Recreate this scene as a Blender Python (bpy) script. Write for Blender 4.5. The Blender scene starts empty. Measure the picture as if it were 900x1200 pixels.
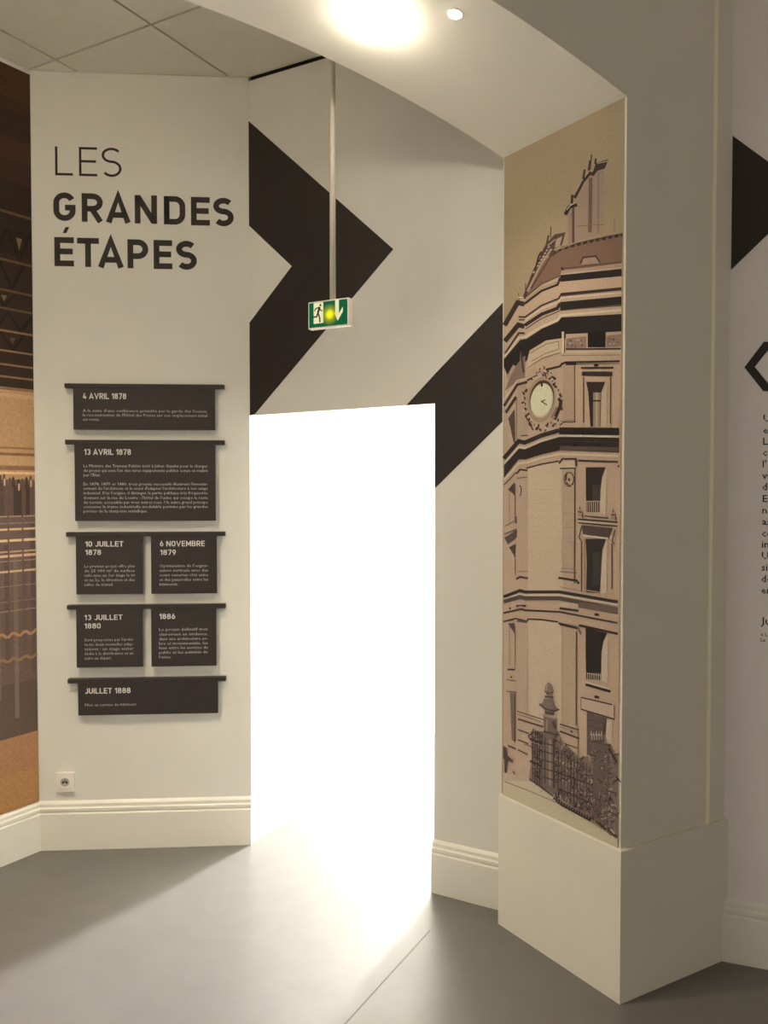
import bpy, bmesh, math, random
from mathutils import Vector, Matrix

# ------------------------------------------------------------------ camera / world / exposure
FPX, HZ, H = 970.0, 572.0, 1.75          # focal length in px, horizon row, eye height (m)
K = H / 1.65
PITCH = math.atan((600 - HZ) / FPX)
sc = bpy.context.scene
COL = sc.collection
cam_d = bpy.data.cameras.new('camera')
cam_d.sensor_fit = 'VERTICAL'
cam_d.sensor_height = 24.0
cam_d.lens = 24.0 * FPX / 1200.0
cam_d.clip_start = 0.05
cam = bpy.data.objects.new('camera', cam_d)
cam.location = (0, 0, H)
cam.rotation_euler = (math.pi / 2 - PITCH, 0, 0)
COL.objects.link(cam)
sc.camera = cam

world = bpy.data.worlds.new('world')
sc.world = world
world.use_nodes = True
world.node_tree.nodes['Background'].inputs[0].default_value = (1.0, 0.9, 0.73, 1)
world.node_tree.nodes['Background'].inputs[1].default_value = 0.15
vs = sc.view_settings
vs.view_transform = 'Standard'
vs.look = 'None'
vs.gamma = 1.0
vs.use_curve_mapping = False
vs.exposure = 1.65

WINDOW_STRENGTH = 340.0      # added daylight at the end of the passage
SPOT_BIG, SPOT_SMALL = 5.0, 11.0
ADDED_CEILING_SPOT = 48.0

# ------------------------------------------------------------------ geometry of the place
_c, _s = math.cos(PITCH), math.sin(PITCH)
def ray(u, v):
    x = (u - 450) / FPX; y = -(v - 600) / FPX
    return Vector((x, _c + y * _s, -_s + y * _c))
def lvl(u, v, z=0.0):
    r = ray(u, v); t = (z - H) / r.z
    return Vector((r.x * t, r.y * t))
class Plane:
    """vertical plane: origin P (2d), unit direction D, normal N towards the viewer's side"""
    def __init__(self, P, D, off=0.0):
        self.D = Vector(D).normalized()
        n = Vector((self.D.y, -self.D.x))
        if n.dot(-P) < 0: n = -n
        self.N = n
        self.P = Vector(P) + n * off
    def off(self, o):
        return Plane(self.P + self.N * o, self.D)
    def sz(self, u, v):
        r = ray(u, v); r2 = Vector((r.x, r.y))
        t = self.N.dot(self.P) / self.N.dot(r2)
        return ((r2 * t - self.P).dot(self.D), H + r.z * t)
    def p(self, s, z, o=0.0):
        q = self.P + self.D * s + self.N * o
        return Vector((q.x, q.y, z))
def inter(P, D, Q, E):
    den = D.x * E.y - D.y * E.x
    w = Q - P
    return P + D * ((w.x * E.y - w.y * E.x) / den)

J0 = lvl(726, 1174); J1 = lvl(586.4, 1081.6); R0 = lvl(846.3, 1122.9)
B0 = lvl(295, 988); B2 = lvl(586.4, 1064); C0 = lvl(46.7, 995); D0 = lvl(0, 1014)
PB = Plane(B0, B2 - B0)
PC = Plane(C0, B0 - C0)
PD = Plane(C0, D0 - C0)
PJ = Plane(J1, J0 - J1)
PF = Plane(J0, R0 - J0)
PR = Plane(R0, Vector((math.cos(math.radians(-21)), math.sin(math.radians(-21)))))
CEIL = PB.sz(289, 92)[1]
FD = PF.D
TH = (J1 - J0)                                # portal depth vector
SPAN = 2.8 * K
def arch_z(s):
    a = 1.4 * K
    t = (-s - a) / a
    return K * (2.869 + 0.235 * (1 - t * t))
DL = inter(C0, PD.D, J1, FD)                  # left end of vestibule
BR = inter(B0, PB.D, J1, FD)                  # right end of wall with the doorway

# ------------------------------------------------------------------ materials
def lin(c):
    return tuple(((x / 255) / 12.92 if x / 255 <= .04045 else ((x / 255 + .055) / 1.055) ** 2.4) for x in c)
def mat(name, rgb, rough=.6, noise=0.0, nscale=40, bump=0.0, bscale=200, spec=.4, metallic=0.0, attr=None):
    m = bpy.data.materials.new(name); m.use_nodes = True
    nt = m.node_tree; b = nt.nodes['Principled BSDF']
    b.inputs['Roughness'].default_value = rough
    b.inputs['Specular IOR Level'].default_value = spec
    b.inputs['Metallic'].default_value = metallic
    co = nt.nodes.new('ShaderNodeTexCoord')
    col = None
    if attr:
        a = nt.nodes.new('ShaderNodeAttribute'); a.attribute_name = attr; col = a.outputs['Color']
    if noise:
        n = nt.nodes.new('ShaderNodeTexNoise'); n.inputs['Scale'].default_value = nscale
        n.inputs['Detail'].default_value = 5
        nt.links.new(co.outputs['Object'], n.inputs['Vector'])
        r = nt.nodes.new('ShaderNodeMapRange')
        r.inputs['From Min'].default_value = .3; r.inputs['From Max'].default_value = .7
        r.inputs['To Min'].default_value = 1 - noise; r.inputs['To Max'].default_value = 1 + noise
        nt.links.new(n.outputs['Fac'], r.inputs['Value'])
        mx = nt.nodes.new('ShaderNodeMix'); mx.data_type = 'RGBA'; mx.blend_type = 'MULTIPLY'
        mx.inputs[0].default_value = 1
        if col: nt.links.new(col, mx.inputs[6])
        else: mx.inputs[6].default_value = (*lin(rgb), 1)
        nt.links.new(r.outputs[0], mx.inputs[7])
        col = mx.outputs[2]
    if col: nt.links.new(col, b.inputs['Base Color'])
    else: b.inputs['Base Color'].default_value = (*lin(rgb), 1)
    if bump:
        n2 = nt.nodes.new('ShaderNodeTexNoise'); n2.inputs['Scale'].default_value = bscale
        n2.inputs['Detail'].default_value = 3
        nt.links.new(co.outputs['Object'], n2.inputs['Vector'])
        bp = nt.nodes.new('ShaderNodeBump'); bp.inputs['Strength'].default_value = bump
        bp.inputs['Distance'].default_value = .002
        nt.links.new(n2.outputs['Fac'], bp.inputs['Height'])
        nt.links.new(bp.outputs[0], b.inputs['Normal'])
    return m
def emit(name, rgb, strength):
    m = bpy.data.materials.new(name); m.use_nodes = True
    nt = m.node_tree; nt.nodes.clear()
    o = nt.nodes.new('ShaderNodeOutputMaterial'); e = nt.nodes.new('ShaderNodeEmission')
    e.inputs[0].default_value = (*rgb, 1); e.inputs[1].default_value = strength
    nt.links.new(e.outputs[0], o.inputs[0])
    return m
M = {
 'wall': mat('wall_paint', (224, 222, 214), .75, .015, 6, .15, 260),
 'wall_lilac': mat('lilac_grey_paint', (236, 229, 227), .75, .015, 6, .15, 260),
 'portal': mat('portal_paint', (222, 217, 204), .7, .015, 6, .15, 260),
 'trimw': mat('white_gloss_paint', (229, 226, 216), .45, .012, 8, .08, 90),
 'seam': mat('linoleum_weld', (78, 72, 64), .5),
 'soffit': mat('soffit_brightened', (247, 242, 230), .75, .012, 6, .1, 260),  # whiter than the portal colour, standing in for light the underside lacks
 'bead': mat('cream_highlight_bead', (252, 244, 218), .35),
 'ceil': mat('ceiling_tile', (226, 222, 208), .9, .03, 30, .3, 400),
 'groove': mat('ceiling_grid_metal', (150, 147, 132), .6),
 'gap': mat('shadow_gap', (40, 34, 28), .8),
 'floor': mat('grey_linoleum', (103, 100, 96), .36, .05, 9, .1, 160, spec=.5),
 'vinyl': mat('dark_vinyl', (42, 34, 32), .55, .03, 30),
 'board': mat('dark_board', (47, 39, 37), .5, .03, 30),
 'print': mat('white_print', (225, 222, 216), .6),
 'printg': mat('grey_print', (188, 183, 176), .6),
 'plastic': mat('white_plastic', (235, 230, 222), .35),
 'dark': mat('dark_hole', (30, 26, 22), .6),
 'metal': mat('brushed_metal', (170, 165, 155), .35, metallic=1.0),
 'pole': mat('painted_tube', (214, 206, 190), .5),
 'picture': mat('photo_print', (255, 255, 255), .6, .09, 150, attr='tint', spec=.25),
 'picture2': mat('photo_print_coarse', (255, 255, 255), .6, .14, 90, attr='tint', spec=.25),
}

# ------------------------------------------------------------------ helpers
def new_obj(name, verts, faces, m, parent=None, smooth=False):
    me = bpy.data.meshes.new(name)
    me.from_pydata([tuple(v) for v in verts], [], faces)
    bm = bmesh.new(); bm.from_mesh(me)
    bmesh.ops.recalc_face_normals(bm, faces=bm.faces)
    bm.to_mesh(me); bm.free()
    me.materials.append(m if not isinstance(m, str) else M[m])
    if smooth:
        for f in me.polygons: f.use_smooth = True
    o = bpy.data.objects.new(name, me); COL.objects.link(o)
    if parent: o.parent = parent; o.matrix_parent_inverse = parent.matrix_basis.inverted()
    return o
def empty(name, loc=(0, 0, 0)):
    o = bpy.data.objects.new(name, None); COL.objects.link(o); o.location = loc
    o.empty_display_size = .1
    return o
def tag(o, label, cat, group=None):
    o['label'] = label; o['category'] = cat
    if group: o['group'] = group
    return o
def struct(o, label=None):
    o['kind'] = 'structure'
    if label: o['label'] = label
    return o
class G:
    """collects geometry"""
    def __init__(s): s.v = []; s.f = []
    def add(s, vs, fs):
        n = len(s.v); s.v += [Vector(x) for x in vs]; s.f += [tuple(i + n for i in f) for f in fs]
    def prism(s, poly, vec):
        n = len(poly); vec = Vector(vec)
        a = [Vector(p) for p in poly]; b = [p + vec for p in a]
        s.add(a + b, [tuple(range(n)), tuple(range(2 * n - 1, n - 1, -1))] +
              [(i, (i + 1) % n, n + (i + 1) % n, n + i) for i in range(n)])
    def build(s, name, m, parent=None, smooth=False):
        return new_obj(name, s.v, s.f, m, parent, smooth)
def pbox(pl, s0, s1, z0, z1, o0, o1):
    """box on a vertical plane frame -> 8 corner prism arguments"""
    return [pl.p(s0, z0, o0), pl.p(s1, z0, o0), pl.p(s1, z1, o0), pl.p(s0, z1, o0)], \
           (lambda n: Vector((n.x, n.y, 0)) * (o1 - o0))(pl.N)
def box(name, pl, s0, s1, z0, z1, o0, o1, m, parent=None, bevel=0):
    g = G(); g.prism(*pbox(pl, s0, s1, z0, z1, o0, o1))
    o = g.build(name, m, parent)
    if bevel:
        bm = bmesh.new(); bm.from_mesh(o.data)
        bmesh.ops.bevel(bm, geom=bm.edges[:], offset=bevel, segments=2, affect='EDGES', profile=.5)
        bm.to_mesh(o.data); bm.free()
    return o
def v3(p, z): return Vector((p.x, p.y, z))

# ------------------------------------------------------------------ floor, walls, ceiling
g = G(); g.prism([(-6, -3, 0), (6, -3, 0), (6, 11, 0), (-6, 11, 0)], (0, 0, -.1))
floor_o = struct(g.build('floor', 'floor'), 'smooth grey linoleum floor')
sa, sb_ = lvl(504, 1090), lvl(330, 1282)      # welded seam between two sheets
sn = Vector((-(sb_ - sa).y, (sb_ - sa).x)).normalized() * .0022
g = G(); g.prism([v3(sa - sn, 0), v3(sa + sn, 0), v3(sb_ + sn, 0), v3(sb_ - sn, 0)], (0, 0, .0006))
g.build('seam', 'seam', floor_o)

def vwall(name, pl, s0, s1, z0, z1, th, m='wall'):
    g = G(); g.prism(*pbox(pl, s0, s1, z0, z1, -th, 0)); return g
LC = (B0 - C0).length; LD = (DL - C0).length; LB = (BR - B0).length
struct(vwall('w', PC, -.1, LC, 0, CEIL + .1, .12).build('wall_back', 'wall'), 'off-white wall with the title and the hanging text boards')
# left wall carries the big photographic mural
g = vwall('w', PD, 0, LD, 0, CEIL + .1, .12)
struct(g.build('wall_left', 'wall'), 'side wall covered by the brown hall photograph')
# wall with the doorway
sD1, zD1 = PB.sz(509.5, 473); sD1w = PB.sz(509.3, 700)[0]
zD0 = PB.sz(296, 487)[1]
DOORW, DOORH = sD1w, (zD0 + zD1) / 2
WT = .28
g = G()
g.prism(*pbox(PB, DOORW, LB + .15, 0, CEIL - .016, -WT, 0))
g.prism([PB.p(0, zD0, 0), PB.p(DOORW, zD1, 0), PB.p(DOORW, CEIL - .016, 0), PB.p(0, CEIL - .016, 0)], Vector((-PB.N.x, -PB.N.y, 0)) * WT)
struct(g.build('wall_doorway', 'wall'), 'off-white wall around the bright doorway')
box('shadow_gap', PB, 0, LB, CEIL - .016, CEIL + .05, -.06, -.02, 'gap').name = 'trim_1'
struct(bpy.data.objects['trim_1'], 'dark shadow gap under the ceiling')

# passage behind the doorway; unseen daylight window added where the floor light leads back
CORW, CORL, CORH = 1.25, 5.2, 2.45
nB = Vector((-PB.N.x, -PB.N.y))
def pp(b, n, z): 
    q = B0 + PB.D * b + nB * n
    return Vector((q.x, q.y, z))
def slab(name, pts, vec, m, lab=None):
    g = G(); g.prism(pts, vec); return struct(g.build(name, m), lab)
slab('wall_passage_left', [pp(0, 0.0, 0), pp(0, CORL, 0), pp(0, CORL, CORH), pp(0, 0.0, CORH)], Vector((-PB.D.x, -PB.D.y, 0)) * .02, 'wall', 'white wall of the passage beyond the doorway, left')
slab('wall_passage_right', [pp(CORW, WT, 0), pp(CORW, CORL, 0), pp(CORW, CORL, CORH), pp(CORW, WT, CORH)], Vector((PB.D.x, PB.D.y, 0)) * .1, 'wall', 'white wall of the passage beyond the doorway, right')
slab('ceiling_passage', [pp(-.1, WT, CORH), pp(CORW + .1, WT, CORH), pp(CORW + .1, CORL + .1, CORH), pp(-.1, CORL + .1, CORH)], (0, 0, .1), 'wall', 'white ceiling of the passage')
W0, W1, WZ0, WZ1 = .06, .66, .55, 2.15
g = G()
for a, b, z0, z1 in ((0, W0, 0, CORH), (W1, CORW, 0, CORH), (W0, W1, 0, WZ0), (W0, W1, WZ1, CORH)):
    g.prism([pp(a, CORL, z0), pp(b, CORL, z0), pp(b, CORL, z1), pp(a, CORL, z1)], v3(nB, 0) * .15)
struct(g.build('wall_passage_end', 'wall'), 'end wall of the passage around the window')
win = struct(empty('window_1', pp((W0 + W1) / 2, CORL, WZ0)), 'unseen bright daylight window added at the end of the passage')
g = G()
for a, b, z0, z1 in ((W0, W0 + .04, WZ0, WZ1), (W1 - .04, W1, WZ0, WZ1), (W0, W1, WZ0, WZ0 + .04), (W0, W1, WZ1 - .04, WZ1)):
    g.prism([pp(a, CORL + .05, z0), pp(b, CORL + .05, z0), pp(b, CORL + .05, z1), pp(a, CORL + .05, z1)], v3(nB, 0) * .05)
g.build('window_frame', 'trimw', win)
g = G(); g.prism([pp(W0 + .02, CORL + .08, WZ0 + .02), pp(W1 - .02, CORL + .08, WZ0 + .02), pp(W1 - .02, CORL + .08, WZ1 - .02), pp(W0 + .02, CORL + .08, WZ1 - .02)], v3(nB, 0) * .01)
g.build('pane', emit('daylight', (.98, .985, 1.0), WINDOW_STRENGTH), win)

# portal: thick wall with a segmental arch (pillar on the right)
g = G()
th3 = v3(TH, 0)
def fp(s, z): return PF.p(s, z)
g.prism([fp(0, 0), fp(.62 * K, 0), fp(.62 * K, CEIL + .1), fp(0, CEIL + .1)], th3)
LW = -((DL - J1).length + .3)
g.prism([fp(LW, 0), fp(-SPAN, 0), fp(-SPAN, CEIL + .1), fp(LW, CEIL + .1)], th3)
NA = 56
for i in range(NA):
    a, b = -SPAN * i / NA, -SPAN * (i + 1) / NA
    g.add([fp(a, arch_z(a)), fp(b, arch_z(b)), fp(b, CEIL + .1), fp(a, CEIL + .1)] + [q + th3 for q in (fp(a, arch_z(a)), fp(b, arch_z(b)), fp(b, CEIL + .1), fp(a, CEIL + .1))],
          [(0, 1, 2, 3), (4, 7, 6, 5), (0, 4, 5, 1)])
po = g.build('wall_portal', 'portal')
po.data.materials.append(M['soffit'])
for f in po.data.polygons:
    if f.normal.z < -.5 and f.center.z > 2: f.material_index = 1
struct(po, 'thick cream wall with a wide shallow arch and its pillar')
# plinth of the pillar
zl0 = PF.sz(726, 995.7)[1]
ZL = zl0
e = .012
jd = PJ.D  # from far to near along the jamb
q0 = J1 - jd * .0; 
pts = [J1 - FD * e, J0 - FD * e + jd * e, J0 + FD * .62 * K + jd * e, J0 + FD * .62 * K - jd * .05, J1 + FD * .05]
g = G(); g.prism([v3(p, 0) for p in pts], (0, 0, ZL))
pl = g.build('trim_2', 'portal'); struct(pl, 'slightly projecting painted base of the pillar')
bm = bmesh.new(); bm.from_mesh(pl.data)
bmesh.ops.bevel(bm, geom=[ed for ed in bm.edges if all(abs(v.co.z - ZL) < 1e-4 for v in ed.verts)], offset=.003, segments=2, affect='EDGES')
bm.to_mesh(pl.data); bm.free()
# thin vertical bead on the pillar front, its cream colour painting the edge highlight
sb = PF.sz(831.5, 700)[0]
g = G(); n = 8
ring = [(sb + .009 * math.cos(math.pi * i / n), .009 * math.sin(math.pi * i / n) + .0) for i in range(n + 1)]
g.prism([PF.p(a, ZL - .002, b - .001) for a, b in ring], (0, 0, CEIL - ZL))
struct(g.build('trim_3', 'bead'), 'thin vertical bead on the pillar front, coloured pale as a lit panel edge')

# right wall
struct(vwall('w', PR, -.12, 3.2, 0, CEIL + .1, .12).build('wall_right', 'wall_lilac'), 'lilac-grey wall beside the pillar')

# ceilings
room = [v3(DL, 0).xy, C0.copy(), B0.copy(), BR.copy()]
def clip(poly, room, inset=0.0):
    cen = sum((p for p in room), Vector((0, 0))) / len(room)
    out = poly
    for i in range(len(room)):
        a, b = room[i], room[(i + 1) % len(room)]
        n = Vector((-(b - a).y, (b - a).x)).normalized()
        if n.dot(cen - a) < 0: n = -n
        a = a + n * inset
        new = []
        for j in range(len(out)):
            p, q = out[j], out[(j + 1) % len(out)]
            dp, dq = n.dot(p - a), n.dot(q - a)
            if dp >= 0: new.append(p)
            if (dp < 0) != (dq < 0): new.append(p + (q - p) * (dp / (dp - dq)))
        out = new
        if len(out) < 3: return []
    return out
g = G(); g.prism([v3(p, CEIL + .012) for p in (DL, C0 + Vector((-.05, .05)), B0 + Vector((0, .05)), BR + Vector((.1, .05)))], (0, 0, .08))
ceil_o = struct(g.build('ceiling', 'groove'), 'suspended ceiling of pale square tiles in a thin metal grid')
g1 = lvl(177, 29, CEIL)                      # a grid crossing seen in the photograph
MOD = .56 * K
GAP = .012
perp = nB
for i in range(-9, 6):
    for j in range(-9, 3):
        c = [g1 + PB.D * (MOD * a + sa * GAP / 2) + perp * (MOD * b + sb_ * GAP / 2) for a, b, sa, sb_ in ((i, j, 1, 1), (i + 1, j, -1, 1), (i + 1, j + 1, -1, -1), (i, j + 1, 1, -1))]
        poly = clip(c, room, .004)
        if len(poly) < 3: continue
        ar = abs(sum(poly[k].x * poly[(k + 1) % len(poly)].y - poly[(k + 1) % len(poly)].x * poly[k].y for k in range(len(poly)))) / 2
        if ar < .002: continue
        gg = G(); gg.prism([v3(p, CEIL) for p in poly], (0, 0, .0125))
        gg.build('ceiling_tile', 'ceil', ceil_o)
g = G(); g.prism([v3(p, CEIL + .1) for p in (Vector((-6, -3)), Vector((6, -3)), Vector((6, 6)), Vector((-6, 6)))], (0, 0, .1))
struct(g.build('ceiling_room', 'wall'), 'plain ceiling slab')

# baseboards
BBH = PC.sz(160, 936)[1]
PROF = [(0, 0), (.022, 0), (.022, .155), (.014, .160), (.019, .167), (.019, .178), (.012, .183), (.012, .196), (.006, .203), (0, .208)]
def baseboard(name, pl, s0, s1, lab, h=None):
    k = (h or BBH) / .208
    g = G(); g.prism([pl.p(s0, z * k, o) for o, z in PROF], v3(pl.D, 0) * (s1 - s0))
    return struct(g.build(name, 'trimw'), lab)
baseboard('baseboard_back', PC, .0, LC, 'white moulded baseboard under the text boards')
baseboard('baseboard_left', PD, 0.0, LD, 'white moulded baseboard under the brown hall photograph')
baseboard('baseboard_doorway', PB, DOORW - .004, LB, 'white moulded baseboard between the doorway and the pillar', PB.sz(548, 992)[1])
baseboard('baseboard_right', PR, -.005, 3.2, 'white moulded baseboard on the lilac-grey wall', PR.sz(870, 1055)[1])

# ------------------------------------------------------------------ flat print helpers
def ribbon(pts, w, closed=False):
    """2d polyline -> list of quads (miter joined)"""
    P = [Vector(p) for p in pts]; n = len(P); L = []; Rr = []
    for i in range(n):
        if closed: a, b, c = P[i - 1], P[i], P[(i + 1) % n]
        else: a, b, c = P[max(i - 1, 0)], P[i], P[min(i + 1, n - 1)]
        d1 = (b - a); d2 = (c - b)
        if d1.length < 1e-9: d1 = d2
        if d2.length < 1e-9: d2 = d1
        d1 = d1.normalized(); d2 = d2.normalized()
        n1 = Vector((-d1.y, d1.x)); n2 = Vector((-d2.y, d2.x))
        m = n1 + n2
        if m.length < .3: m = n1
        m.normalize()
        k = 1 / max(m.dot(n1), .45)
        L.append(b + m * (w / 2 * k)); Rr.append(b - m * (w / 2 * k))
    q = []
    for i in range(n if closed else n - 1):
        j = (i + 1) % n
        q.append([L[i], L[j], Rr[j], Rr[i]])
    return q
def ell(cx, cy, rx, ry, a0=0, a1=360, n=24):
    return [(cx + rx * math.cos(math.radians(a0 + (a1 - a0) * i / n)), cy + ry * math.sin(math.radians(a0 + (a1 - a0) * i / n))) for i in range(n + 1)]
# stroke capitals and numerals, unit cap height; glyph(width, stroke) -> list of polylines
def glyph(ch, g, w):
    h = w / 2; l, r, b, t = h, g - h, h, 1 - h
    m = .5
    def arc(cx, cy, rx, ry, a0, a1, n=10): return ell(cx, cy, rx, ry, a0, a1, n)
    rr = min((r - l) / 2, .26)
    if ch == 'L': return [[(l, 1), (l, b), (g, b)]]
    if ch == 'E': return [[(g, t), (l, t), (l, b), (g, b)], [(l, m + .01), (g * .94, m + .01)]]
    if ch == 'T': return [[(0, t), (g, t)], [(g / 2, 1), (g / 2, 0)]]
    if ch == 'I': return [[(l, 0), (l, 1)]]
    if ch == 'N': return [[(l, 0), (l, 1)], [(r, 0), (r, 1)], [(l + h * .25, 1 - h * .7), (r - h * .25, h * .7)]]
    if ch == 'V': return [[(l * .8, 1), (g / 2, h * .6), (g - l * .8, 1)]]
    if ch == 'A': return [[(l * .8, 0), (g / 2, 1 - h * .6), (g - l * .8, 0)], [(g * .22, .27), (g * .78, .27)]]
    if ch == 'M': return [[(l, 0), (l, 1)], [(r, 0), (r, 1)], [(l, 1 - h * .7), (g / 2, .28), (r, 1 - h * .7)]]
    if ch == 'P': return [[(l, 0), (l, 1)], [(l, t)] + arc(r - rr, (t + .42) / 2, rr, (t - .42) / 2, 90, -90) + [(l, .42)]]
    if ch == 'R': return [[(l, 0), (l, 1)], [(l, t)] + arc(r - rr, (t + .46) / 2, rr, (t - .46) / 2, 90, -90) + [(l, .46)], [(g * .48, .46), (r + h * .15, 0)]]
    if ch == 'B': return [[(l, 0), (l, 1)], [(l, t)] + arc(r - rr, (t + .52) / 2, rr * .9, (t - .52) / 2, 90, -90) + [(l, .52)], [(l, .52)] + arc(r - rr, (b + .52) / 2, rr, (.52 - b) / 2, 90, -90) + [(l, b)]]
    if ch == 'D': return [[(l, b), (l, t), (r - rr, t)] + arc(r - rr, t - rr, rr, rr, 90, 0) + arc(r - rr, b + rr, rr, rr, 0, -90) + [(l - h, b)], [(l, 0), (l, 1)]]
    if ch in 'O0': return [arc((l + r) / 2, t - rr, (r - l) / 2, rr, 180, 0) + arc((l + r) / 2, b + rr, (r - l) / 2, rr, 0, -180) + [(l, t - rr)]]
    if ch == 'U': return [[(l, 1)] + arc((l + r) / 2, b + rr, (r - l) / 2, rr, -180, 0) + [(r, 1)]]
    if ch == 'J': return [arc((l + r) / 2, b + rr, (r - l) / 2, rr, -160, 0) + [(r, 1)]]
    if ch == 'G': return [arc((l + r) / 2, t - rr, (r - l) / 2, rr, 25, 180) + arc((l + r) / 2, b + rr, (r - l) / 2, rr, 180, 360) + [(r, .47), (g * .52, .47)]]
    if ch == 'S':
        cx = g / 2; ry1 = (t - .52) / 2; ry2 = (.52 - b) / 2; rx = (r - l) / 2
        return [arc(cx, t - ry1, rx, ry1, 35, 180, 9) + arc(cx, t - ry1, rx, ry1, 180, 262, 5) + arc(cx, b + ry2, rx, ry2, 82, 0, 5) + arc(cx, b + ry2, rx, ry2, 0, -145, 9)]
    if ch == '1': return [[(r, 0), (r, 1)], [(l * .4, .70), (r, .96)]]
    if ch == '3': return [arc(g / 2, (t + .53) / 2, (r - l) / 2, (t - .53) / 2, 150, -90) , arc(g / 2, (b + .53) / 2, (r - l) / 2, (.53 - b) / 2, 90, -150)]
    if ch == '4': return [[(g * .5, 1), (l * .6, .25), (g, .25)], [(g * .68, .55), (g * .68, 0)]]
    if ch == '6': return [arc((l + r) / 2, b + .29 - h * .3, (r - l) / 2, .29 - h * .3, 0, 360, 16), [(l + .01, b + .32), (g * .58, 1)]]
    if ch == '9': return [arc((l + r) / 2, t - .29 + h * .3, (r - l) / 2, .29 - h * .3, 0, 360, 16), [(r - .01, t - .32), (g * .42, 0)]]
    if ch == '7': return [[(0, t), (r + h * .2, t), (g * .38, 0)]]
    if ch == '8': return [arc(g / 2, t - .2, (r - l) / 2 * .9, .2, 0, 360, 14), arc(g / 2, b + .25, (r - l) / 2, .25, 0, 360, 14)]
    return []
GW = {'I': .0, 'M': .80, 'N': .70, 'O': .64, 'U': .64, 'L': .55, 'E': .56, 'T': .62, 'J': .52, 'A': .76, 'V': .76, 'R': .64, 'B': .64, '1': .36, '8': .60, ' ': .22}
def lettering_quads(txt, w, track=.13):
    x = 0; q = []
    for ch in txt:
        g = GW.get(ch, .56)
        if ch == 'I': g = w
        if ch != ' ':
            for pl in glyph(ch, g, w):
                for quad in ribbon(pl, w): q.append([Vector((p.x + x, p.y)) for p in quad])
        x += g + track
    return q, x - track
def put(gm, quads, pl, s0, z0, sx, sz, off):
    for qd in quads:
        gm.add([pl.p(s0 + p[0] * sx, z0 + p[1] * sz, off) for p in qd], [tuple(range(len(qd)))])
def font_mesh(txt, bold=0.0):
    cu = bpy.data.curves.new('t', 'FONT'); cu.body = txt; cu.size = 1; cu.resolution_u = 1; cu.offset = bold
    ob = bpy.data.objects.new('t', cu); COL.objects.link(ob)
    dg = bpy.context.evaluated_depsgraph_get(); dg.update()
    me = bpy.data.meshes.new_from_object(ob.evaluated_get(dg))
    vs = [Vector((v.co.x, v.co.y)) for v in me.vertices]; fs = [tuple(p.vertices) for p in me.polygons]
    bpy.data.objects.remove(ob); bpy.data.curves.remove(cu); bpy.data.meshes.remove(me)
    return vs, fs
def put_font(gm, txt, pl, s0, z0, size, off, fit=None, bold=0.0):
    vs, fs = font_mesh(txt, bold)
    if not vs: return
    x0 = min(v.x for v in vs); x1 = max(v.x for v in vs)
    kx = size if fit is None else fit / (x1 - x0)
    gm.add([pl.p(s0 + (v.x - x0) * kx, z0 + v.y * size, off) for v in vs], fs)

# ------------------------------------------------------------------ wall title
PT = PC.off(0.001)
title = tag(empty('wall_title', PC.p(.4, 2.4, 0.001)), 'large dark LES GRANDES ÉTAPES lettering on the wall above the text boards', 'lettering')
def word(letters, zt0, zb0, zt1, zb1, x0, x1, w, accent=None):
    """letters: (char, u0, u1); rows of cap top / base at the left and right ends"""
    gm = G()
    for ch, u0, u1 in letters:
        f0 = ((u0 + u1) / 2 - x0) / (x1 - x0)
        vt = zt0 + (zt1 - zt0) * f0; vb = zb0 + (zb1 - zb0) * f0
        sL, zb = PT.sz(u0, vb); sR, _ = PT.sz(u1, vb); zt = PT.sz(u0, vt)[1]
        hgt = zt - zb; gw = (sR - sL) / hgt
        for plz in glyph(ch, gw, w):
            put(gm, ribbon(plz, w), PT, sL, zb, hgt, hgt, 0)
    if accent:
        a = [PT.sz(*p) for p in accent]
        gm.add([PT.p(s, z) for s, z in a], [tuple(range(len(a)))])
    return gm.build('word', 'vinyl', title)
def zz(x): return 50 + x / 3.75
def zy(y): return 160 + y / 3.75
word([('L', zz(55), zz(133)), ('E', zz(160), zz(240)), ('S', zz(260), zz(347))], zy(42), zy(169), zy(49), zy(178), zz(55), zz(347), .085)
word([(c, zz(a), zz(b)) for c, a, b in (('G', 48, 145), ('R', 172, 265), ('A', 280, 385), ('N', 405, 503), ('D', 533, 627), ('E', 652, 735), ('S', 750, 840))],
     zy(243), zy(368), zy(270), zy(395), zz(48), zz(840), .20)
word([(c, zz(a), zz(b)) for c, a, b in (('E', 52, 138), ('T', 152, 248), ('A', 245, 355), ('P', 373, 465), ('E', 488, 570), ('S', 587, 678))],
     zy(440), zy(568), zy(459), zy(586), zz(52), zz(678), .20,
     accent=[(zz(88), zy(424)), (zz(100), zy(398)), (zz(117), zy(398)), (zz(104), zy(424))])

# ------------------------------------------------------------------ vinyl arrows
def decal(name, pl, pix, m, label, cat):
    pts = [pl.sz(*p) for p in pix]
    g = G(); g.prism([pl.p(s, z, .0005) for s, z in pts], v3(pl.N, 0) * .0008)
    return tag(g.build(name, m), label, cat)
a = [PB.sz(*p) for p in ((294.5, 141), (461, 292), (298, 486.5))]
b0 = [PB.sz(*p) for p in ((294.5, 264), (342, 312), (294.5, 378))]
g = G()
zt = min(zD0 + .002, 9)
poly = [(.002, a[0][1]), a[1], (a[2][0] + .006, zD0 + .008), (.002, zD0 + .002), (.002, b0[2][1]), b0[1], (.002, b0[0][1])]
def tri_prism(g, pl, polys, o0=.0005, o1=.0013):
    for p in polys: g.prism([pl.p(s, z, o0) for s, z in p], v3(pl.N, 0) * (o1 - o0))
tri_prism(g, PB, [[poly[0], poly[1], poly[5], poly[6]], [poly[5], poly[1], poly[2], poly[3], poly[4]]])
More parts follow.
